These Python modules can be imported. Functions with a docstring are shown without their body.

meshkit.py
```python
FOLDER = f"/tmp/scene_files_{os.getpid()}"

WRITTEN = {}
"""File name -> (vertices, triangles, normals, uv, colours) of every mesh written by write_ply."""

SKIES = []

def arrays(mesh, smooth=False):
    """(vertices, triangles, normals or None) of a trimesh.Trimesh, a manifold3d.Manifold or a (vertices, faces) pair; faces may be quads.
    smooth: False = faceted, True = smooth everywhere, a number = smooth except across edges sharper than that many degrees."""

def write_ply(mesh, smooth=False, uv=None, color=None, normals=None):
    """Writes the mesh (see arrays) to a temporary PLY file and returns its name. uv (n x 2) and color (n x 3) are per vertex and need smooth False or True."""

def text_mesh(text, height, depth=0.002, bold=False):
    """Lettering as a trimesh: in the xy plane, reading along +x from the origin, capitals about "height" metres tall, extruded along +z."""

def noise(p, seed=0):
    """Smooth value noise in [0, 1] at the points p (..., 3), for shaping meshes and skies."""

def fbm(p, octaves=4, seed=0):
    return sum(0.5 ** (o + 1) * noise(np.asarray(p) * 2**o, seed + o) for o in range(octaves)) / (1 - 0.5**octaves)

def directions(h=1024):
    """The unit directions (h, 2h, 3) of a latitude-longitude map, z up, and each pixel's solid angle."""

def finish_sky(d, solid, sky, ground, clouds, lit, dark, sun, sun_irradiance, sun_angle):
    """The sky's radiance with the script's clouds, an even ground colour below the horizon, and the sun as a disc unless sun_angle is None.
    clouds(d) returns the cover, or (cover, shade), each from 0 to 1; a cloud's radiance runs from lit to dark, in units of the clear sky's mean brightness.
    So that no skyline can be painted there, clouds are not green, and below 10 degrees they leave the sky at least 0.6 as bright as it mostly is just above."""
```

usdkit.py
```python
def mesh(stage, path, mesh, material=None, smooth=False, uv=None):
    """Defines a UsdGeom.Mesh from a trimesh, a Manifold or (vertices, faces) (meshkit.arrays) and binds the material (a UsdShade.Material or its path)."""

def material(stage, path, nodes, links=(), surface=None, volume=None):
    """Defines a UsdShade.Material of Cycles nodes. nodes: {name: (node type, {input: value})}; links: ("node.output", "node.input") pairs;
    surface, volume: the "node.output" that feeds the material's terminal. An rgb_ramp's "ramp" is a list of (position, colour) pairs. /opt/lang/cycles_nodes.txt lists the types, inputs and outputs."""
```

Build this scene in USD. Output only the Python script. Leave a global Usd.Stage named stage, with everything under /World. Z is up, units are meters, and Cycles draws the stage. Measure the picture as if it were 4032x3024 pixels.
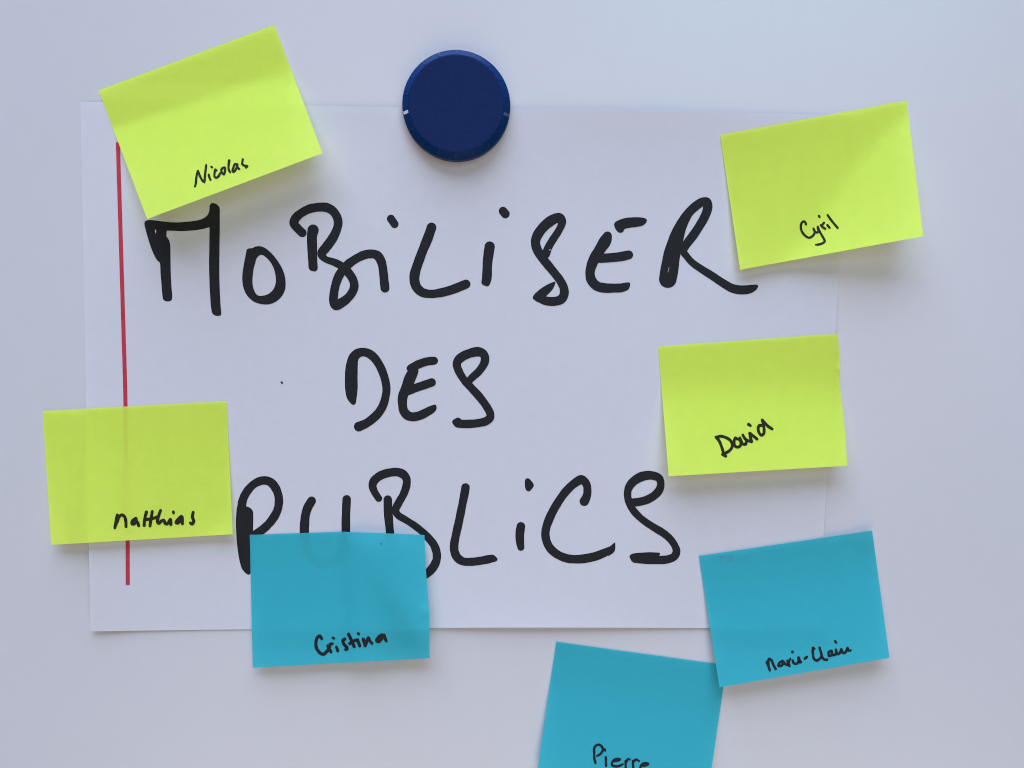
import math, random
import numpy as np
import manifold3d as m3
import shapely.geometry as sg
from shapely.ops import unary_union
import meshkit, usdkit
from pxr import Gf, Sdf, Usd, UsdGeom, UsdLux, UsdShade

random.seed(5)
rng = np.random.default_rng(5)
stage = Usd.Stage.CreateInMemory()
UsdGeom.SetStageUpAxis(stage, UsdGeom.Tokens.z)
UsdGeom.SetStageMetersPerUnit(stage, 1.0)
world = UsdGeom.Xform.Define(stage, '/World')
stage.SetDefaultPrim(world.GetPrim())
UsdGeom.Scope.Define(stage, '/World/Looks')

# ------------------------------------------------------------------ camera
# the whiteboard is the plane y = 0 and faces -y; the hand-held camera stands about a third of a metre off
FOCAL = 3300.0                                        # pixels of the 4032 px wide photograph
CAM = np.array([0.00735, -0.33402, 0.02620])
rv = np.array([-0.0867, -0.01317, -0.0338])
th = np.linalg.norm(rv); k = rv / th
K = np.array([[0, -k[2], k[1]], [k[2], 0, -k[0]], [-k[1], k[0], 0]])
ROT = np.eye(3) + math.sin(th) * K + (1 - math.cos(th)) * K @ K     # columns: right, forward, up
cam = UsdGeom.Camera.Define(stage, '/World/camera')
M = Gf.Matrix4d(1.0)
for i, a in enumerate((ROT[:, 0], ROT[:, 2], -ROT[:, 1])):
    M.SetRow(i, Gf.Vec4d(*map(float, a), 0))
M.SetRow(3, Gf.Vec4d(*map(float, CAM), 1))
cam.AddTransformOp().Set(M)
cam.CreateHorizontalApertureAttr(36.0)
cam.CreateVerticalApertureAttr(27.0)
cam.CreateFocalLengthAttr(36.0 * FOCAL / 4032)
cam.CreateClippingRangeAttr(Gf.Vec2f(0.01, 100))
cam.CreateExposureAttr(0.0)

# ------------------------------------------------------------------ lamps
def rect_light(name, pos, size, intensity, color, target=(0, 0, 0)):
    l = UsdLux.RectLight.Define(stage, '/World/' + name)
    pos = np.array(pos, float); z = pos - np.array(target, float); z /= np.linalg.norm(z)
    up = np.array([0, 0, 1.0]) if abs(z[2]) < .95 else np.array([0, 1.0, 0])
    x = np.cross(up, z); x /= np.linalg.norm(x); y = np.cross(z, x)
    m = Gf.Matrix4d(1.0)
    for i, a in enumerate((x, y, z)):
        m.SetRow(i, Gf.Vec4d(*map(float, a), 0))
    m.SetRow(3, Gf.Vec4d(*map(float, pos), 1))
    l.AddTransformOp().Set(m)
    l.CreateWidthAttr(size[0]); l.CreateHeightAttr(size[1])
    l.CreateIntensityAttr(intensity); l.CreateColorAttr(Gf.Vec3f(*color))
    return l
d_ = ROT @ np.array([(3050 - 2016) / FOCAL, 1, (1512 + 150) / FOCAL]); b_ = CAM - d_ * CAM[1] / d_[1]
CYAN_POS = b_ + 2.0 * np.array([d_[0], -d_[1], d_[2]]) / np.linalg.norm(d_)
# unseen lights on the board: cool from upper left, warm from below, added front fill
rect_light('unseen_upper_light', (-0.45, -1.62, 4.1), (4.4, 3.8), 7.35, (0.85, 1.015, 1.42))
rect_light('unseen_lower_light', (0.15, -1.25, -1.6), (2.4, 1.8), 1.5, (1.18, 1.0, 0.82))
rect_light('front_fill_light', (0.4, -3.0, 0.5), (3.0, 2.0), 1.45, (1.14, 1.015, 1.19))
# cyan light out of view, placed to mirror faintly at the board's upper edge
rect_light('unseen_cyan_light', CYAN_POS, (1.0, 0.4), 2.6, (0.02, 0.9, 0.95))

# ------------------------------------------------------------------ materials
_mat = {}
def paper_material(name, col, trans=None, t=0.35, grain=0.035, mottle=0.03, rough=0.75, spec=0.2, scale=1.0):
    nodes = {
        'tc': ('geometry', {}),
        'fine': ('noise_texture', {'scale': 2600.0 * scale, 'detail': 3.0, 'roughness': 0.6}),
        'soft': ('noise_texture', {'scale': 240.0 * scale, 'detail': 4.0, 'roughness': 0.55}),
        'r1': ('rgb_ramp', {'ramp': [(0.25, tuple(c * (1 - grain) for c in col)), (0.75, tuple(min(.97, c * (1 + grain)) for c in col))]}),
        'r2': ('rgb_ramp', {'ramp': [(0.3, (1 - mottle,) * 3), (0.7, (1.0,) * 3)]}),
        'mul': ('mix_color', {'blend_type': 'multiply', 'fac': 1.0}),
        'bmp': ('bump', {'strength': 0.12, 'distance': 0.00015}),
        'p': ('principled_bsdf', {'roughness': rough, 'specular_ior_level': spec}),
    }
    links = [('tc.position', 'fine.vector'), ('tc.position', 'soft.vector'), ('fine.fac', 'r1.fac'), ('soft.fac', 'r2.fac'),
             ('r1.color', 'mul.a'), ('r2.color', 'mul.b'), ('mul.result', 'p.base_color'),
             ('fine.fac', 'bmp.height'), ('bmp.normal', 'p.normal')]
    surf = 'p.BSDF'
    if trans is not None:
        nodes['tr'] = ('translucent_bsdf', {'color': trans})
        nodes['mx'] = ('mix_closure', {'fac': t})
        links += [('p.BSDF', 'mx.closure1'), ('tr.BSDF', 'mx.closure2')]
        surf = 'mx.closure'
    return usdkit.material(stage, '/World/Looks/' + name, nodes, links, surface=surf)
def plain(name, col, rough=0.5, spec=0.5, **kw):
    nodes = {'tc': ('geometry', {}), 'n': ('noise_texture', {'scale': 900.0, 'detail': 3.0}),
             'r': ('rgb_ramp', {'ramp': [(0.3, tuple(c * .86 for c in col)), (0.7, tuple(c * 1.12 for c in col))]}),
             'p': ('principled_bsdf', {'roughness': rough, 'specular_ior_level': spec, **kw})}
    return usdkit.material(stage, '/World/Looks/' + name, nodes,
                           [('tc.position', 'n.vector'), ('n.fac', 'r.fac'), ('r.color', 'p.base_color')], surface='p.BSDF')
BOARD = paper_material('board_enamel', (0.484, 0.480, 0.484), grain=0.012, mottle=0.012, rough=0.29, spec=0.55, scale=.5)
SHEET = paper_material('white_paper', (0.56, 0.555, 0.575), trans=(0.6, 0.6, 0.62), t=0.12, grain=0.035, mottle=0.025)
YELLOW = paper_material('yellow_note_paper', (0.645, 0.84, 0.10), trans=(0.92, 0.97, 0.24), t=0.39, grain=0.055, mottle=0.045)
BLUE = paper_material('blue_note_paper', (0.040, 0.415, 0.475), trans=(0.11, 0.62, 0.70), t=0.32, grain=0.07, mottle=0.035)
INK = plain('black_marker_ink', (0.0115, 0.0125, 0.0135), rough=0.6, spec=0.12)
PEN = plain('black_pen_ink', (0.017, 0.016, 0.007), rough=0.6, spec=0.08)
RED = plain('red_print', (0.41, 0.028, 0.050), rough=0.6, spec=0.2)
PLASTIC = plain('blue_plastic', (0.0025, 0.0140, 0.066), rough=0.5, spec=0.08)
RIM = plain('blue_plastic_rim', (0.0014, 0.024, 0.104), rough=0.38, spec=0.08)
PALE = plain('pale_plastic', (0.50, 0.56, 0.70), rough=0.3, spec=0.5)  # whitish tone of a single grip rib
BLUE_GREY = plain('blue_grey', (0.05, 0.08, 0.14), rough=0.5, spec=0.2)  # blue-grey tone of one grip rib and a tiny dot
RIB = plain('rib_plastic', (0.003, 0.028, 0.115), rough=0.4, spec=0.15)  # rim blue, lightened in the colour to offset shading on the ribs

# ------------------------------------------------------------------ helpers
_used = {}
def numbered(parent, name):
    key = (parent, name); n = _used.get(key, 0); _used[key] = n + 1
    return f'{parent}/{name}' if n == 0 else f'{parent}/{name}_{n:03d}'
def tag(p, label=None, cat=None, group=None, kind=None):
    for k_, v in (('label', label), ('category', cat), ('group', group), ('kind', kind)):
        if v: p.SetCustomDataByKey(k_, v)
    return p
def thing(name, loc, label, cat, group=None):
    x = UsdGeom.Xform.Define(stage, numbered('/World', name))
    x.AddTranslateOp().Set(Gf.Vec3d(*map(float, loc)))
    return tag(x.GetPrim(), label, cat, group)
def part(parent, name, vf, mat, loc, smooth=40, label=None):
    v, f = vf
    m = usdkit.mesh(stage, numbered(str(parent.GetPath()), name), (np.asarray(v, float) - np.asarray(loc, float), np.asarray(f)), mat, smooth=smooth)
    if label: m.GetPrim().SetCustomDataByKey('label', label)
    return m.GetPrim()

def at(px, h):
    """point seen at the photograph's pixel px that stands h metres off the board"""
    px = np.atleast_2d(np.asarray(px, float)); h = np.broadcast_to(np.asarray(h, float), len(px))
    d = np.stack([(px[:, 0] - 2016) / FOCAL, np.ones(len(px)), (1512 - px[:, 1]) / FOCAL], 1) @ ROT.T
    s = (-h - CAM[1]) / d[:, 1]
    return CAM + d * s[:, None]

def spline(pts, step):
    """Catmull-Rom through points (x, y, w)"""
    p = np.asarray(pts, float)
    if len(p) < 3:
        n = max(2, int(np.linalg.norm(p[-1, :2] - p[0, :2]) / step))
        return p[0] + (p[-1] - p[0]) * np.linspace(0, 1, n + 1)[:, None]
    closed = np.allclose(p[0, :2], p[-1, :2])
    q = np.vstack([p[-2] if closed else 2 * p[0] - p[1], p, p[1] if closed else 2 * p[-1] - p[-2]])
    out = []
    for i in range(1, len(q) - 2):
        p0, p1, p2, p3 = q[i - 1], q[i], q[i + 1], q[i + 2]
        n = max(3, int(np.linalg.norm(p2[:2] - p1[:2]) / step))
        t0 = 0.0; t1 = np.linalg.norm((p1 - p0)[:2]) ** .5 + 1e-6; t2 = t1 + np.linalg.norm((p2 - p1)[:2]) ** .5 + 1e-6; t3 = t2 + np.linalg.norm((p3 - p2)[:2]) ** .5 + 1e-6
        t = np.linspace(t1, t2, n, endpoint=False)[:, None]
        a1 = (t1 - t) / (t1 - t0) * p0 + (t - t0) / (t1 - t0) * p1
        a2 = (t2 - t) / (t2 - t1) * p1 + (t - t1) / (t2 - t1) * p2
        a3 = (t3 - t) / (t3 - t2) * p2 + (t - t2) / (t3 - t2) * p3
        b1 = (t2 - t) / (t2 - t0) * a1 + (t - t0) / (t2 - t0) * a2
        b2 = (t3 - t) / (t3 - t1) * a2 + (t - t1) / (t3 - t1) * a3
        out.append((t2 - t) / (t2 - t1) * b1 + (t - t1) / (t2 - t1) * b2)
    return np.vstack(out + [p[-1:]])
def pen(pts, w=100, rough=0.03):
    """a pen stroke: the union of discs that run along the line"""
    p = [(*q, w) if len(q) == 2 else q for q in pts]
    if len(p) == 1:
        p = [p[0], (p[0][0] + 1, p[0][1] + 1, p[0][2])]
    s = spline(p, w * .16)
    ph = rng.uniform(0, 6.28, 3)
    tt = np.arange(len(s))
    s[:, 2] *= 1 + rough * (np.sin(tt * .55 + ph[0]) * .6 + np.sin(tt * .23 + ph[1]) * .7 + np.sin(tt * 1.3 + ph[2]) * .35)
    discs = [sg.Point(x, y).buffer(max(r, 2) / 2, 7) for x, y, r in s]
    return unary_union([unary_union([a, b]).convex_hull for a, b in zip(discs, discs[1:])])
def rounded(pts, n=2):
    p = np.asarray(pts, float)
    for _ in range(n):
        nx = np.roll(p, -1, 0)
        p = np.stack([p * .78 + nx * .22, p * .22 + nx * .78], 1).reshape(-1, 2)
    return p
def blob(outer, holes=(), n=2):
    g = sg.Polygon(rounded(outer, n)).buffer(0)
    for h in holes:
        g = g.difference(sg.Polygon(rounded(h, n)).buffer(0))
    return g
def ink_mesh(g, origin, scale, place, seg=2.2):
    """flat ink on a surface: outline in crop pixels -> photograph pixels -> place(pixels) in the world"""
    vs, fs, off = [], [], 0
    for poly in (g.geoms if hasattr(g, 'geoms') else [g]):
        if poly.is_empty: continue
        rings = []
        for r in [poly.exterior, *poly.interiors]:
            r = sg.LinearRing(np.asarray(r.coords) / scale + origin).segmentize(seg * 3).simplify(.12)
            c = np.asarray(sg.LinearRing(r.coords).segmentize(9.0).coords)[:-1]
            ccw = sg.LinearRing(c).is_ccw
            want = len(rings) == 0
            rings.append(c if ccw == want else c[::-1])
        v2 = np.vstack(rings)
        f = np.asarray(m3.triangulate([r for r in rings]))
        v = place(v2)
        n = np.cross(v[f[:, 1]] - v[f[:, 0]], v[f[:, 2]] - v[f[:, 0]])
        f = np.where((n[:, 1] > 0)[:, None], f[:, ::-1], f)
        vs.append(v); fs.append(f + off); off += len(v)
    return np.vstack(vs), np.vstack(fs)

# ------------------------------------------------------------------ whiteboard
def box(x0, x1, y0, y1, z0, z1):
    c = np.array([[x, y, z] for x in (x0, x1) for y in (y0, y1) for z in (z0, z1)], float)
    f = [[0, 1, 3], [0, 3, 2], [4, 6, 7], [4, 7, 5], [0, 4, 5], [0, 5, 1], [2, 3, 7], [2, 7, 6], [0, 2, 6], [0, 6, 4], [1, 5, 7], [1, 7, 3]]
    return c, np.array(f)
bm = usdkit.mesh(stage, '/World/whiteboard', box(-.62, .62, 0, .014, -.5, .5), BOARD)
tag(bm.GetPrim(), 'plain glossy white board surface behind the paper sheet and notes', 'whiteboard', kind='structure')

# ------------------------------------------------------------------ the paper sheet
S_TL, S_TR, S_BR, S_BL = map(np.array, ((316., 400.5), (3339., 452.5), (3221., 2476.), (356., 2486.)))
def bilinear(c, u, v):
    u, v = np.asarray(u)[..., None], np.asarray(v)[..., None]
    return (c[0] * (1 - u) + c[1] * u) * (1 - v) + (c[3] * (1 - u) + c[2] * u) * v
def inverse(c, px):
    px = np.atleast_2d(px); uv = np.full((len(px), 2), .5)
    for _ in range(8):
        u, v = uv[:, :1], uv[:, 1:]
        r = bilinear(c, u[:, 0], v[:, 0]) - px
        du = (c[1] - c[0]) * (1 - v) + (c[2] - c[3]) * v
        dv = (c[3] - c[0]) * (1 - u) + (c[2] - c[1]) * u
        det = du[:, 0] * dv[:, 1] - du[:, 1] * dv[:, 0]
        uv -= np.stack([(r[:, 0] * dv[:, 1] - r[:, 1] * dv[:, 0]) / det, (du[:, 0] * r[:, 1] - du[:, 1] * r[:, 0]) / det], 1)
    return uv
def gauss(x, s): return np.exp(-(x / s) ** 2)
SC = np.array([S_TL, S_TR, S_BR, S_BL])
def sheet_h(u, v):
    """height of the paper off the board in metres: loose edges between magnet and notes"""
    u, v = np.clip(u, 0, 1), np.clip(v, 0, 1)
    h = 0.35 + 0 * u
    h = h + 2.7 * gauss(u - .72, .20) * np.exp(-v / .10)             # top edge right of the magnet
    h = h + 0.8 * gauss(u - .36, .10) * np.exp(-v / .08)
    h = h + 2.6 * np.exp(-u / .06) * gauss(v - .85, .20)             # lower left edge
    h = h + 1.0 * np.exp(-(1 - u) / .06) * gauss(v - .40, .14)       # right edge between the notes
    h = h + 0.6 * np.exp(-(1 - u) / .05) * gauss(v - .76, .08)
    h = h + 1.5 * np.exp(-(1 - v) / .09) * (0.15 + gauss(u - .60, .17))   # bottom edge
    h = h + 0.25 * np.sin(u * 5.1 + .6) * np.sin(v * 4.3 + 1.1)
    return np.maximum(h, .15) * 1e-3
def sheet_px(u, v):
    p = bilinear(SC, u, v)
    b = np.asarray(v) * 4 * np.asarray(u) * (1 - np.asarray(u))
    p[..., 1] -= 9 * b
    return p
def grid(nu, nv):
    u, v = np.meshgrid(np.linspace(0, 1, nu), np.linspace(0, 1, nv))
    i = np.arange(nu * nv).reshape(nv, nu)
    a, b, c, d = i[:-1, :-1].ravel(), i[:-1, 1:].ravel(), i[1:, 1:].ravel(), i[1:, :-1].ravel()
    return u.ravel(), v.ravel(), np.vstack([np.stack([a, d, c], 1), np.stack([a, c, b], 1)])
def sheet_at(px, lift):
    uv = inverse(SC, px)
    return at(px, sheet_h(uv[:, 0], uv[:, 1]) + lift)

o_sheet = at([[1790, 1450]], 0)[0]
sheet = thing('paper_sheet', o_sheet, 'large white paper sheet with black capital lettering and a red margin line', 'paper sheet')
u, v, f = grid(150, 110)
part(sheet, 'page', (at(sheet_px(u, v), sheet_h(u, v)), f), SHEET, o_sheet, smooth=80)

# red margin line with square ends and a stray dot of ink
line = sg.LineString([(464, 560), (471, 800), (478, 1030), (492, 1500), (498, 1800), (502.5, 2130), (503, 2303)]).buffer(8, cap_style=2)
part(sheet, 'margin_line', ink_mesh(line, 0, 1, lambda p: sheet_at(p, 1.0e-4)), RED, o_sheet, label='thin straight red vertical margin line')
part(sheet, 'ink_dot', ink_mesh(pen([(1109, 1506, 9), (1111, 1508, 7)], 9), 0, 1, lambda p: sheet_at(p, 1.0e-4)), INK, o_sheet)

def letter(origin, scale, *shapes, cut=()):
    g = unary_union(shapes)
    for c in cut: g = g.difference(c)
    part(sheet, 'letter', ink_mesh(g, np.array(origin, float), scale, lambda p: sheet_at(p, 1.0e-4)), INK, o_sheet)

# first line ---------------------------------------------------------
C1 = ((540, 760), 3.3183); C2 = ((1100, 760), 3.318); C3 = ((1580, 760), 3.318); C4 = ((2040, 760), 3.318); C5 = ((2500, 740), 3.456)
letter(*C1, blob([(92, 405), (100, 370), (140, 352), (215, 355), (330, 372), (450, 384), (560, 383), (680, 374), (790, 358), (870, 332), (920, 290), (942, 240), (945, 180), (955, 145), (985, 128), (1030, 140), (1070, 175), (1080, 200), (1080, 350), (1080, 500), (1076, 750), (1072, 1000), (1078, 1250), (1088, 1450), (1100, 1575), (1092, 1600), (1050, 1608), (1005, 1595), (975, 1565), (960, 1450), (945, 1200), (938, 950), (942, 700), (946, 460), (940, 446), (870, 468), (760, 488), (600, 498), (470, 494), (392, 490), (385, 500), (380, 570), (410, 600), (428, 650), (434, 720), (436, 900), (440, 1100), (450, 1250), (460, 1360), (448, 1405), (400, 1418), (350, 1405), (332, 1370), (318, 1200), (305, 1050), (300, 915), (292, 903), (270, 890), (235, 840), (190, 740), (150, 620), (115, 500)],
    [[(226, 476), (250, 480), (246, 540), (238, 528)]]))
letter(*C1, blob([(1425, 770), (1428, 745), (1440, 730), (1475, 720), (1505, 722), (1540, 700), (1590, 692), (1640, 702), (1700, 735), (1770, 800), (1840, 890), (1895, 980), (1930, 1080), (1943, 1180), (1935, 1260), (1905, 1330), (1850, 1395), (1780, 1440), (1700, 1458), (1620, 1452), (1540, 1430), (1470, 1380), (1415, 1310), (1385, 1230), (1370, 1130), (1378, 1030), (1395, 920), (1412, 840)],
    [[(1612, 805), (1580, 825), (1555, 860), (1545, 910), (1525, 970), (1512, 1060), (1505, 1150), (1512, 1220), (1530, 1280), (1560, 1330), (1600, 1348), (1665, 1338), (1720, 1318), (1770, 1275), (1800, 1220), (1815, 1150), (1808, 1070), (1785, 980), (1745, 905), (1695, 850), (1650, 812)]]))
letter(*C2, pen([(300, 520, 110), (245, 468, 112), (190, 395, 116), (215, 325, 118), (290, 260), (400, 205), (520, 185), (620, 190), (700, 235), (755, 320), (768, 400), (745, 490), (690, 600, 122), (610, 710, 126), (550, 795, 112), (600, 862, 88), (720, 905, 96), (830, 965, 104), (910, 1050, 112), (965, 1140), (978, 1220), (950, 1300), (880, 1385), (800, 1440, 124), (740, 1468, 126), (708, 1420), (710, 1340), (725, 1240), (765, 1110), (820, 1015), (900, 930), (1000, 860), (1110, 808), (1210, 795), (1280, 815), (1325, 880), (1350, 970), (1365, 1100), (1375, 1200, 122), (1380, 1240, 116)], 116),
    pen([(440, 485, 146), (427, 560, 132), (428, 700, 126), (434, 850, 124), (440, 960, 120)], 128), blob([(380, 940), (405, 990), (445, 1022), (475, 1026), (505, 990), (495, 900)]))
letter(*C2, pen([(1458, 336, 106), (1505, 405, 104)], 105))
letter(*C3, pen([(395, 450, 128), (350, 580, 128), (285, 740, 126), (225, 900, 128), (180, 1040, 130), (172, 1130, 128), (195, 1220, 126), (270, 1295, 118), (380, 1318, 112), (500, 1305, 114), (640, 1270, 118), (760, 1225, 118), (845, 1190, 122)], 122))
letter(*C3, pen([(1155, 700, 136), (1140, 800, 132), (1128, 900, 130), (1122, 1000, 128), (1119, 1100, 126), (1115, 1140, 114)], 130), blob([(1055, 1100), (1043, 1185), (1090, 1212), (1138, 1220), (1165, 1180), (1182, 1110)], n=1),
    pen([(1330, 236, 114), (1360, 272, 114)], 114))
letter(*C4, pen([(362, 795, 112), (400, 700, 104), (460, 600, 98), (520, 510, 98), (570, 410, 100), (576, 370, 108), (545, 325, 128), (480, 335, 130), (390, 390, 132), (300, 480, 130), (240, 580, 128), (228, 660, 126), (255, 750, 120), (310, 840, 114), (390, 940, 112), (480, 1050, 112), (555, 1150, 112), (600, 1250, 116), (600, 1330, 116), (560, 1390, 118), (480, 1415, 118), (380, 1412, 115), (300, 1390, 100), (260, 1370, 80)], 115),
    blob([(188, 1368), (205, 1330), (240, 1295), (300, 1245), (390, 1190), (470, 1158), (494, 1160), (465, 1240), (420, 1295), (355, 1358), (330, 1420), (260, 1430), (205, 1392)], n=1), cut=[sg.Point(416, 742).buffer(10)])
letter(*C4, pen([(1168, 560, 118), (1145, 615, 156), (1080, 720, 142), (1000, 850, 140), (950, 980, 132), (940, 1060, 126), (960, 1140, 126), (1030, 1215, 126), (1130, 1240, 122), (1250, 1242, 120), (1350, 1238, 118), (1405, 1222, 104)], 125),
    pen([(1060, 855, 118), (1200, 845, 118), (1330, 832, 120), (1445, 808, 118)], 118), blob([(1380, 1170), (1460, 1165), (1465, 1205), (1450, 1250), (1380, 1290)], n=1),
    blob([(1250, 415), (1265, 380), (1320, 350), (1400, 325), (1500, 315), (1600, 316), (1660, 328), (1688, 351), (1670, 394), (1632, 425), (1574, 440), (1480, 450), (1400, 465), (1385, 480), (1375, 505), (1340, 523), (1305, 510), (1275, 475)]))
letter(*C5, pen([(448, 1240, 242), (472, 1100, 240), (505, 900, 228), (548, 740, 208), (600, 580, 172), (672, 430, 140), (740, 330, 125), (830, 245, 122), (920, 190, 120), (975, 190, 122), (992, 240, 126), (982, 310, 126), (940, 410, 124), (870, 530, 122), (790, 650, 122), (700, 770, 115), (660, 860, 100), (705, 930, 95), (780, 1015, 95), (900, 1100, 100), (1050, 1195, 108), (1200, 1295, 112), (1330, 1367, 118), (1450, 1388, 120), (1540, 1385, 112), (1590, 1370, 86)], 120, rough=.015),
    blob([(1440, 1328), (1560, 1322), (1660, 1312), (1682, 1335), (1655, 1385), (1590, 1432), (1480, 1448)], n=1), cut=[blob([(470, 1070), (462, 1110), (450, 1150), (446, 1148), (456, 1095)], n=1)])

# second line ----------------------------------------------------------
C6 = ((1320, 1330), 3.4563)
letter(*C6, pen([(245, 875, 72), (225, 800, 136), (219, 650, 174), (219, 500, 174), (225, 390, 162), (248, 275, 138), (300, 215, 125), (370, 195, 118), (450, 210, 120), (530, 270, 120), (600, 370, 115), (650, 480, 112), (685, 600, 112), (697, 700, 112), (685, 800, 112), (650, 920, 115), (590, 1020, 118), (510, 1100, 120), (420, 1165, 122), (320, 1208, 132)], 120, rough=.02))
letter(*C6, pen([(1035, 412, 112), (1130, 362, 115), (1250, 322, 118), (1345, 312, 108)], 112), blob([(975, 440), (970, 400), (990, 380), (1080, 350), (1090, 450), (1000, 460)], n=1),
    pen([(1065, 455, 140), (1020, 545, 156), (965, 680, 140), (920, 800, 130), (915, 900, 122), (935, 1000, 122), (990, 1060, 128), (1060, 1075, 126), (1150, 1058, 122), (1250, 1010, 116), (1320, 970, 100), (1345, 950, 70)], 120),
    blob([(1300, 930), (1372, 902), (1378, 965), (1330, 1015)], n=1), pen([(990, 718, 122), (1100, 680, 118), (1220, 640, 118), (1312, 608, 118)], 118))
letter(*C6, pen([(1800, 605, 100), (1870, 535, 105), (1960, 450, 108), (2030, 340, 112), (2038, 270, 114), (2010, 212, 118), (1940, 190, 130), (1850, 205, 128), (1740, 250, 125), (1670, 310, 118), (1655, 370, 112), (1690, 470, 108), (1760, 580, 108), (1860, 690, 108), (1960, 800, 110), (2050, 920, 110), (2105, 1020, 112), (2110, 1080, 112), (2060, 1130, 112), (1950, 1160, 112), (1820, 1172, 115), (1720, 1172, 118)], 110),
    blob([(1587, 1145), (1600, 1120), (1640, 1095), (1675, 1083), (1720, 1108), (1760, 1170), (1700, 1230), (1640, 1218), (1605, 1180)], n=1))

# third line -------------------------------------------------------------
C7 = ((900, 1820), 3.3183); C8 = ((1380, 1820), 3.3183); C9 = ((1960, 1820), 3.3183); C10 = ((2400, 1820), 3.7706)
letter(*C7, blob([(112, 560), (180, 560), (235, 578), (280, 592), (318, 632), (323, 700), (318, 900), (320, 1100), (320, 1300), (310, 1420), (270, 1475), (225, 1455), (170, 1390), (140, 1280), (115, 1120), (100, 950), (95, 780), (100, 660)], n=1),
    pen([(165, 620, 115), (190, 480, 110), (250, 370, 108), (340, 280, 108), (450, 238, 112), (540, 255, 112), (610, 330, 112), (650, 430, 110), (657, 520, 112), (640, 620, 112), (590, 720, 112), (520, 810, 110), (430, 890, 110), (340, 940, 100)], 110))
letter(*C7, pen([(1085, 505, 114), (1035, 590, 118), (1005, 690, 120), (993, 800, 120), (990, 915, 120), (1010, 1080, 118), (1070, 1220, 118), (1180, 1310, 115), (1300, 1320, 115), (1420, 1250, 115), (1500, 1100, 112), (1530, 920, 110), (1532, 750, 112), (1538, 600, 112), (1543, 485, 114)], 114))
letter(*C8, pen([(368, 472, 92), (310, 380, 95), (288, 300, 102), (310, 240, 112), (390, 175, 114), (500, 138, 114), (620, 130, 112), (698, 165, 110), (735, 230, 104), (730, 310, 105), (692, 420, 105), (630, 530, 105), (588, 625, 100), (620, 690, 92), (720, 752, 92), (830, 822, 94), (930, 900, 94), (1020, 990, 100), (1090, 1080, 108), (1125, 1180, 112), (1128, 1260, 112), (1100, 1340, 114), (1040, 1420, 112), (980, 1465, 110), (880, 1510, 110), (740, 1530)], 110),
    pen([(487, 488, 112), (490, 600, 114), (500, 750, 110), (515, 900, 106), (530, 1100, 105), (545, 1300, 105), (552, 1430, 105)], 108))
letter(*C8, pen([(1503, 330, 112), (1492, 400, 114), (1460, 560, 108), (1420, 760, 108), (1380, 940, 112), (1355, 1080, 112), (1360, 1170, 112), (1400, 1250, 112), (1470, 1295, 108), (1560, 1302, 108), (1680, 1290, 108), (1790, 1270, 108), (1850, 1258, 96)], 110),
    blob([(1780, 1225), (1870, 1205), (1926, 1262), (1915, 1290), (1860, 1308), (1780, 1325)], n=1))
letter(*C9, blob([(352, 240), (370, 212), (405, 208), (435, 240), (465, 275), (474, 310), (440, 355), (415, 382), (380, 375), (357, 340)], n=1),
    pen([(302, 838, 114), (292, 900, 116), (287, 960, 110), (292, 1050, 106), (302, 1112, 94)], 108))
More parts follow.
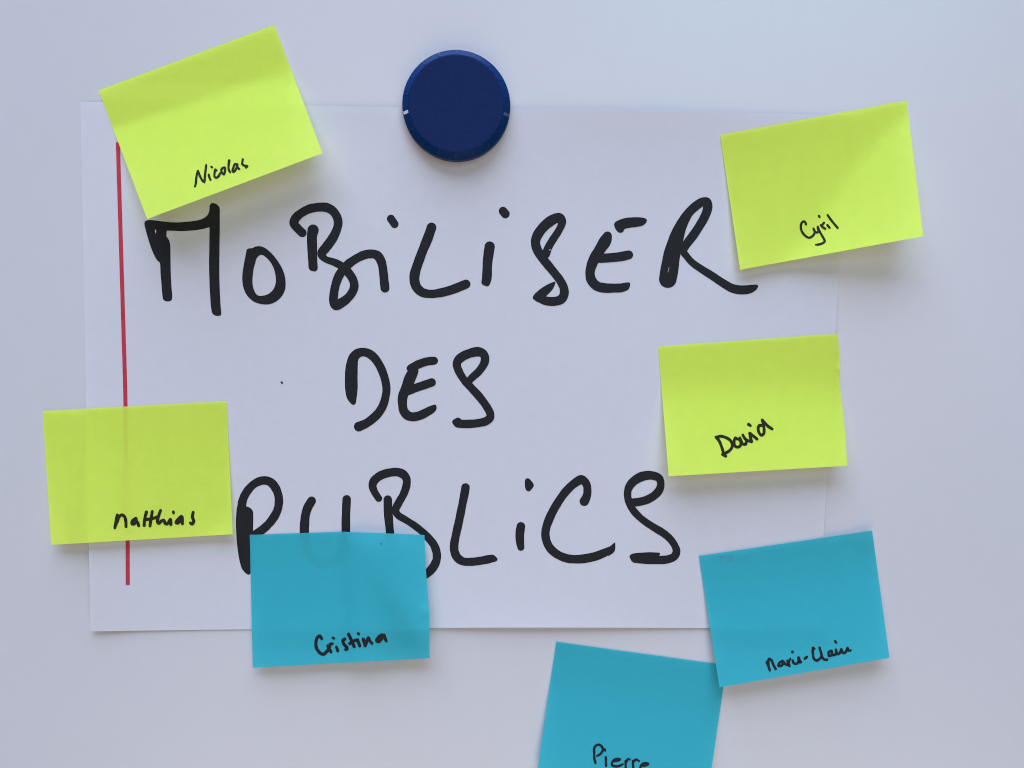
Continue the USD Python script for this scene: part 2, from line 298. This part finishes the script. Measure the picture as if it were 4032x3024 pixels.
letter(*C9, pen([(1130, 510, 124), (1160, 450, 112), (1172, 370, 105), (1155, 280, 110), (1095, 228, 120), (1010, 270, 110), (900, 370, 110), (790, 520, 112), (700, 680, 112), (640, 830, 112), (622, 930, 112), (640, 1040, 112), (690, 1130, 110), (780, 1205, 108), (900, 1255, 112), (1030, 1268, 114), (1160, 1255, 116), (1290, 1225, 112), (1400, 1180, 108), (1460, 1150, 96)], 112),
    blob([(1420, 1130), (1470, 1098), (1528, 1045), (1537, 1060), (1534, 1150), (1505, 1190), (1430, 1235)], n=1))
letter(*C10, pen([(330, 600, 120), (430, 590, 126), (560, 555, 126), (670, 490, 124), (740, 410, 118), (762, 320, 112), (738, 240, 118), (660, 202, 128), (570, 195, 138), (460, 220, 138), (350, 290, 130), (285, 380, 120), (268, 470, 114), (280, 560, 112), (330, 680, 106), (420, 790, 106), (540, 890, 108), (680, 980, 112), (810, 1060, 112), (910, 1150, 110), (975, 1250, 112), (995, 1330, 116), (960, 1400, 118), (870, 1440, 120), (750, 1452, 122), (600, 1452, 122), (450, 1445, 116), (370, 1430, 108)], 114),
    blob([(293, 1400), (310, 1372), (360, 1352), (480, 1342), (600, 1335), (745, 1342), (752, 1360), (735, 1400), (560, 1470), (380, 1500), (330, 1475)], n=1))

# ------------------------------------------------------------------ sticky notes
def note(name, corners, hfun, mat, label, group, origin, scale, letters, w, base_sheet=True, warp=None, marks=()):
    c = np.array(corners, float)
    def height(px, u_, v_):
        h = hfun(np.asarray(u_), np.asarray(v_)) * 1e-3
        if base_sheet:
            uv = inverse(SC, px)
            inside = np.clip(np.minimum(np.minimum(uv[:, 0], 1 - uv[:, 0]) * 297, np.minimum(uv[:, 1], 1 - uv[:, 1]) * 210) / 8 + 1, 0, 1)
            h = h + sheet_h(uv[:, 0], uv[:, 1]) * (.35 + .65 * inside) + 1.5e-4
        return h
    loc = at([c.mean(0)], 0)[0]
    t = thing(name, loc, label, 'sticky note', group)
    pen_mat = INK if mat is BLUE else PEN
    u_, v_, f_ = grid(60, 48)
    px = bilinear(c, u_, v_)
    if warp is not None: px = px + warp(u_, v_)
    part(t, 'note_sheet', (at(px, height(px, u_, v_)), f_), mat, loc, smooth=80)
    def on(p):
        uv = inverse(c, p)
        return at(p, height(p, uv[:, 0], uv[:, 1]) + 1.2e-4)
    for strokes in letters:
        g = unary_union([pen(s, w, rough=.05) for s in strokes])
        part(t, 'letter', ink_mesh(g, np.array(origin, float), scale, on), pen_mat, loc)
    for mark, shape, mm in marks:
        part(t, mark, ink_mesh(shape, 0, 1, on), mm, loc)
    return t
SMUDGE = usdkit.material(stage, '/World/Looks/grey_smudge', {
    'g': ('geometry', {}), 'n': ('noise_texture', {'scale': 420.0, 'detail': 3.0}),
    'r': ('rgb_ramp', {'ramp': [(0.40, (0, 0, 0)), (0.62, (.16, .16, .16))]}),
    'd': ('principled_bsdf', {'base_color': (0.13, 0.27, 0.31), 'roughness': 0.7, 'specular_ior_level': 0.1}), 'tr': ('transparent_bsdf', {}),
    'm': ('mix_closure', {})},
    [('g.position', 'n.vector'), ('n.fac', 'r.fac'), ('r.color', 'm.fac'), ('tr.BSDF', 'm.closure1'), ('d.BSDF', 'm.closure2')], surface='m.closure')
def soft(x, s):                                        # a smooth max(x, 0)
    return s * np.logaddexp(0, x / s)
def step(x, s):                                        # a smooth step
    return .5 + .5 * np.tanh(x / s)
YG, BG = 'yellow-green sticky notes', 'blue sticky notes'

note('sticky_note', [(388.4, 355.3), (1079.5, 97.6), (1269.8, 603.2), (579.3, 862.4)],
     lambda u, v: .2 + 16.5 * soft(v - (.30 + .06 * u), .009 + .012 * u) + 3.0 * soft(v - .5, .1) ** 2, YELLOW,
     'yellow-green sticky note tilted over the upper left corner of the paper sheet', YG, (740, 600), 8.5077,
     [[[(235, 1140, 70), (262, 1040), (278, 860), (300, 740), (332, 620)], [(332, 620), (415, 820), (490, 950), (550, 990)], [(553, 985), (570, 780), (590, 600), (612, 415, 72)]],
      [[(697, 745), (715, 830), (755, 915)], [(785, 482), (808, 500)]],
      [[(950, 605), (918, 575), (890, 700), (892, 810), (945, 850), (1020, 800), (1080, 700)]],
      [[(1225, 505), (1130, 555), (1125, 650), (1205, 735), (1235, 640), (1243, 540), (1225, 505)]],
      [[(1380, 275, 92), (1360, 450), (1370, 590), (1412, 660, 74)]],
      [[(1650, 400), (1570, 400), (1525, 500), (1492, 610), (1525, 650), (1590, 590), (1640, 480), (1655, 400)], [(1660, 400), (1660, 500), (1712, 550)]],
      [[(1835, 235), (1820, 330), (1818, 390), (1880, 440), (1985, 465), (1940, 515, 70)]]], 80)

note('sticky_note', [(2835.8, 530.5), (3569.4, 395.8), (3635.5, 930.1), (2914.1, 1062.3)],
     lambda u, v: .25 + 3.6 * np.clip(v, 0, 1) ** 2 * (1 - .4 * u) + 22.0 * soft((u - .66) * .74 + (v - .50) * .66 + .03 * np.sin(v * 5), .022), YELLOW,
     'yellow-green sticky note bent forward at its right side, over the sheet\'s top right corner', YG, (3130, 820), 10.37,
     [[[(455, 650), (430, 580), (375, 535), (290, 580), (245, 700), (255, 860), (340, 1030), (460, 1150), (580, 1200), (700, 1150), (780, 1060), (820, 980)]],
      [[(760, 830), (820, 950), (900, 990), (955, 950), (935, 760)], [(935, 760), (1000, 920), (1110, 1120), (1210, 1300), (1215, 1360), (1120, 1430), (960, 1480), (840, 1490, 56)]],
      [[(1060, 690), (1150, 780), (1240, 838)], [(1120, 760), (1130, 660), (1190, 590)]],
      [[(1325, 685), (1420, 795)], [(980, 310), (1010, 355)]],
      [[(1335, 275), (1480, 480), (1620, 650), (1742, 795)]]], 96)

note('sticky_note', [(2591.6, 1363.9), (3298.7, 1313.3), (3336.3, 1833.5), (2632.9, 1875.3)],
     lambda u, v: .2 + 12.5 * soft(v - .36 - .05 * u, .07) + 0.8 * gauss(u - 1, .012) * gauss(v - .27, .03), YELLOW,
     'yellow-green sticky note on the right edge of the sheet, below the bent one', YG, (2800, 1630), 8.508,
     [[[(170, 780), (270, 900), (400, 1250), (420, 1340)], [(170, 780), (330, 745), (500, 790), (640, 880), (705, 990), (690, 1130), (600, 1240), (420, 1340)], [(380, 1355, 95), (490, 1412, 105)]],
      [[(960, 850), (880, 840), (815, 800), (775, 920), (790, 1060), (890, 1110), (980, 1060), (995, 950), (960, 850)], [(965, 800), (1005, 900), (1050, 1000), (1150, 1015)]],
      [[(1065, 710), (1130, 820), (1190, 880), (1180, 960), (1150, 1015)]],
      [[(1190, 890), (1270, 900), (1355, 930)], [(1290, 650), (1330, 830), (1360, 920)], [(1300, 645), (1420, 740), (1540, 840)], [(1255, 345, 105), (1320, 392, 92)]],
      [[(1700, 385), (1610, 390), (1577, 500), (1620, 650), (1690, 710), (1765, 650), (1775, 500), (1745, 320), (1715, 205)], [(1715, 200), (1800, 300), (1920, 420), (2045, 500)]]], 100,
     warp=lambda u, v: np.stack([-6 * gauss(u - 1, .05) * gauss(v - .42, .14), 0 * u], -1))

note('sticky_note', [(167.8, 1618.4), (892., 1579.1), (916.4, 2103.5), (201.7, 2145.5)],
     lambda u, v: .15 + 2.6 * v ** 2 + 1.6 * soft((u - .93) + (v - .95), .03) * 8 + .4 * (1 - u) * v, YELLOW,
     'flat yellow-green sticky note across the red line on the left edge of the sheet', YG, (430, 1990), 6.1444,
     [[[(135, 540, 74), (170, 400, 92), (195, 230, 74)], [(190, 400), (235, 280), (300, 230), (370, 270), (400, 380), (405, 510)]],
      [[(640, 315), (565, 370), (545, 440), (590, 455), (650, 390), (650, 320)], [(600, 400, 70), (640, 360, 70)], [(650, 370), (690, 420), (712, 490)]],
      [[(900, 160), (860, 320), (845, 480)]], [[(1040, 150), (1010, 330), (985, 495)], [(860, 335), (960, 335), (1080, 310), (1160, 280)]],
      [[(1240, 125), (1190, 270), (1170, 400), (1200, 435), (1260, 380), (1320, 360), (1350, 430)]],
      [[(1350, 430), (1400, 452), (1450, 380), (1480, 340), (1490, 460)], [(1552, 155, 66), (1556, 185, 66)]],
      [[(1740, 270), (1660, 340), (1615, 415), (1650, 430), (1730, 350), (1765, 280)], [(1690, 350), (1670, 390)], [(1765, 290), (1770, 440)]],
      [[(2030, 170), (2012, 280), (2045, 380), (2000, 450), (1960, 422, 66)]]], 76)

note('sticky_note', [(983.5, 2105.5), (1671.3, 2107.6), (1692., 2591.6), (994.9, 2629.5)],
     lambda u, v: .15 + 2.4 * step(u - .55, .05) + 4.4 * step(u - .60 - .34 * v, .085) * (v - soft(v - .58, .05)) + 3.6 * v ** 1.7 * (1 - .6 * step(u - .7, .12)) + .35 * gauss(u - .99, .04) * gauss(v - .62, .05), BLUE,
     'blue sticky note covering the lower halves of letters on the last line', BG, (1220, 2470), 6.9125,
     [[[(325, 310, 80), (270, 240), (200, 285), (165, 420), (180, 560), (260, 680), (360, 735), (450, 670), (510, 590)]],
      [[(490, 510), (530, 590), (575, 670, 80)], [(530, 560), (560, 460), (620, 445, 70)]],
      [[(725, 540, 86), (760, 640, 82)], [(630, 285, 70), (655, 300, 70)]],
      [[(950, 320), (900, 360), (920, 450), (1000, 540), (1010, 590), (970, 606, 74)]],
      [[(1055, 190), (1120, 330), (1205, 520)], [(1085, 440, 84), (1200, 370, 84), (1280, 345, 84)]],
      [[(1300, 345), (1330, 430), (1358, 505, 82)], [(1318, 172, 80), (1324, 178, 80)]],
      [[(1455, 325), (1505, 500)], [(1520, 480, 84), (1592, 285, 84), (1640, 380, 84), (1690, 435, 80)]],
      [[(1960, 205), (1860, 280), (1820, 360), (1870, 388), (1950, 310), (1990, 220)], [(2020, 215), (2060, 330), (2082, 375, 76)]]], 90,
     warp=lambda u, v: np.stack([5 * gauss(u - 1, .06) * gauss(v - .62, .2), -13.0 * (1 - v) ** 3 * np.clip(1 - np.abs(u - .53) / .5, 0, 1) ** .9], -1),
     marks=[('ink_dot', pen([(1499, 2140, 5), (1501, 2143, 4)], 5), BLUE_GREY)])

def pierre_h(u, v): return .3 + 7.0 * soft(v - .30, .10)
note('sticky_note', [(2189.9, 2526.9), (2861., 2619.), (2785., 3144.), (2113., 3052.)],
     pierre_h, BLUE, 'blue sticky note on the bare board, cut off by the bottom of the picture', BG, (2310, 2900), 7.9,
     [[[(275, 820), (240, 680), (235, 500), (240, 350), (300, 275), (380, 255), (450, 290), (505, 380), (485, 460), (420, 550), (310, 608, 50)], [(520, 395), (565, 410), (578, 462, 44)]],
      [[(595, 645), (598, 780), (605, 915)]],
      [[(820, 765), (940, 755), (1035, 715), (960, 695), (850, 730), (785, 830), (800, 895), (920, 930), (1050, 900), (1130, 855, 56)]],
      [[(1210, 765), (1215, 980), (1220, 1080)], [(1230, 790), (1285, 705), (1345, 715, 64)]],
      [[(1440, 760), (1450, 980), (1455, 1100)], [(1460, 780), (1540, 718), (1635, 765, 56)]],
      [[(1690, 905), (1800, 905), (1915, 855), (1830, 825), (1720, 870), (1672, 960), (1690, 1080), (1790, 1130), (1900, 1100)]]], 76, base_sheet=False)

note('sticky_note', [(2751.9, 2189.), (3434.1, 2089.2), (3502.6, 2590.6), (2832.9, 2706.4)],
     lambda u, v: .3 + 7.0 * soft((u - .84) - 1.4 * v + .08, .05) + 7.5 * soft(v - .28, .10), BLUE,
     'blue sticky note on the lower right corner of the sheet, overlapping another blue note', BG, (2990, 2500), 5.6718,
     [[[(165, 608), (205, 700), (234, 790)], [(205, 700), (212, 540), (270, 565), (315, 670), (365, 760)]],
      [[(510, 585), (445, 625), (430, 690), (500, 680), (540, 600)], [(535, 590), (580, 650), (620, 668)]],
      [[(630, 580, 66), (672, 690, 62)], [(650, 610), (690, 535, 50)]],
      [[(745, 570, 54), (770, 630), (830, 642), (880, 600)], [(738, 376, 58), (744, 382, 58)]],
      [[(880, 600), (875, 505), (905, 570)], [(870, 520), (900, 610), (930, 605)]],
      [[(1015, 530), (1060, 492)]],
      [[(1225, 310), (1200, 292), (1195, 420), (1220, 530), (1280, 572), (1350, 530), (1385, 490)]],
      [[(1345, 285, 54), (1380, 400), (1405, 500), (1460, 552), (1515, 550)]],
      [[(1610, 355), (1550, 385), (1560, 470), (1615, 445), (1622, 370)], [(1610, 445), (1670, 450)]],
      [[(1670, 450), (1710, 420), (1712, 330)], [(1712, 330), (1740, 425), (1790, 410), (1830, 320)], [(1695, 142), (1718, 172, 50)]],
      [[(1830, 320), (1860, 390), (1910, 400), (1970, 295)]], [[(1970, 295), (1985, 345), (2035, 345)]]], 58,
     marks=[('smudge', blob([(2805, 2195), (2850, 2186), (2905, 2182), (2945, 2190), (2930, 2206), (2890, 2212), (2850, 2222), (2812, 2214)]), SMUDGE)])

# ------------------------------------------------------------------ the magnet
HM = 0.0085                                             # height of the front face off the board
mc = at([[1797, 416]], .0045)[0]
RM = (at([[2010.5, 416]], .0045)[0] - at([[1585, 416]], .0045)[0])[0] / 2
mc[1] = 0
magnet = thing('magnet', mc, 'round dark blue plastic magnet clamping the top edge of the paper sheet', 'magnet')
def lathe(profile, n=160):
    """profile: (radius, height off the board); turned about the board's normal"""
    a = np.linspace(0, 2 * math.pi, n, endpoint=False)
    v, f = [], []
    for r, h in profile:
        v.append(np.stack([r * np.cos(a), np.full(n, -h), r * np.sin(a)], 1))
    i = np.arange(n); j = (i + 1) % n
    for q in range(len(profile) - 1):
        A, B = q * n, (q + 1) * n
        f += [np.stack([A + i, A + j, B + j], 1), np.stack([A + i, B + j, B + i], 1)]
    return np.vstack(v), np.vstack(f)
b0 = .0006
r_in = RM * .868
part(magnet, 'body', lathe([(RM * .93, b0), (RM * .985, b0 + .0003), (RM, .0012), (RM, .0048), (RM * .995, .0052), (RM * .985, .0055), (RM * .88, .0076)]), RIM, (0, 0, 0), smooth=35)
part(magnet, 'face', lathe([(RM * .88, .0076), (RM * .872, .00768), (r_in * .985, .00771), (r_in * .95, .0077), (r_in * .6, .0076), (r_in * .2, .00755), (1e-5, .00755)]), PLASTIC, (0, 0, 0), smooth=35)
for kk in range(18):
    a = math.radians(10 + 20 * kk)
    rad, tan = np.array([math.cos(a), 0, math.sin(a)]), np.array([-math.sin(a), 0, math.cos(a)])
    out = np.array([0, -1., 0])
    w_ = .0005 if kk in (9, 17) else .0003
    p0, p1 = rad * RM * .983 + out * .00562, rad * RM * .893 + out * .00742
    nrm = np.array(rad * .65 + out * .76)
    vv = []
    for p in (p0, p1):
        vv += [p - tan * w_ * 1.5 - nrm * .0003, p - tan * w_ + nrm * .00009, p + tan * w_ + nrm * .00009, p + tan * w_ * 1.5 - nrm * .0003]
    ff = [[0, 1, 5], [0, 5, 4], [1, 2, 6], [1, 6, 5], [2, 3, 7], [2, 7, 6], [0, 3, 2], [0, 2, 1], [4, 5, 6], [4, 6, 7]]
    pale = kk in (9, 17)
    part(magnet, 'grip_rib', (np.array(vv), np.array(ff)), {9: PALE, 17: BLUE_GREY}.get(kk, RIB), (0, 0, 0), smooth=False, label={9: 'whitish grip rib', 17: 'greyish grip rib'}.get(kk))
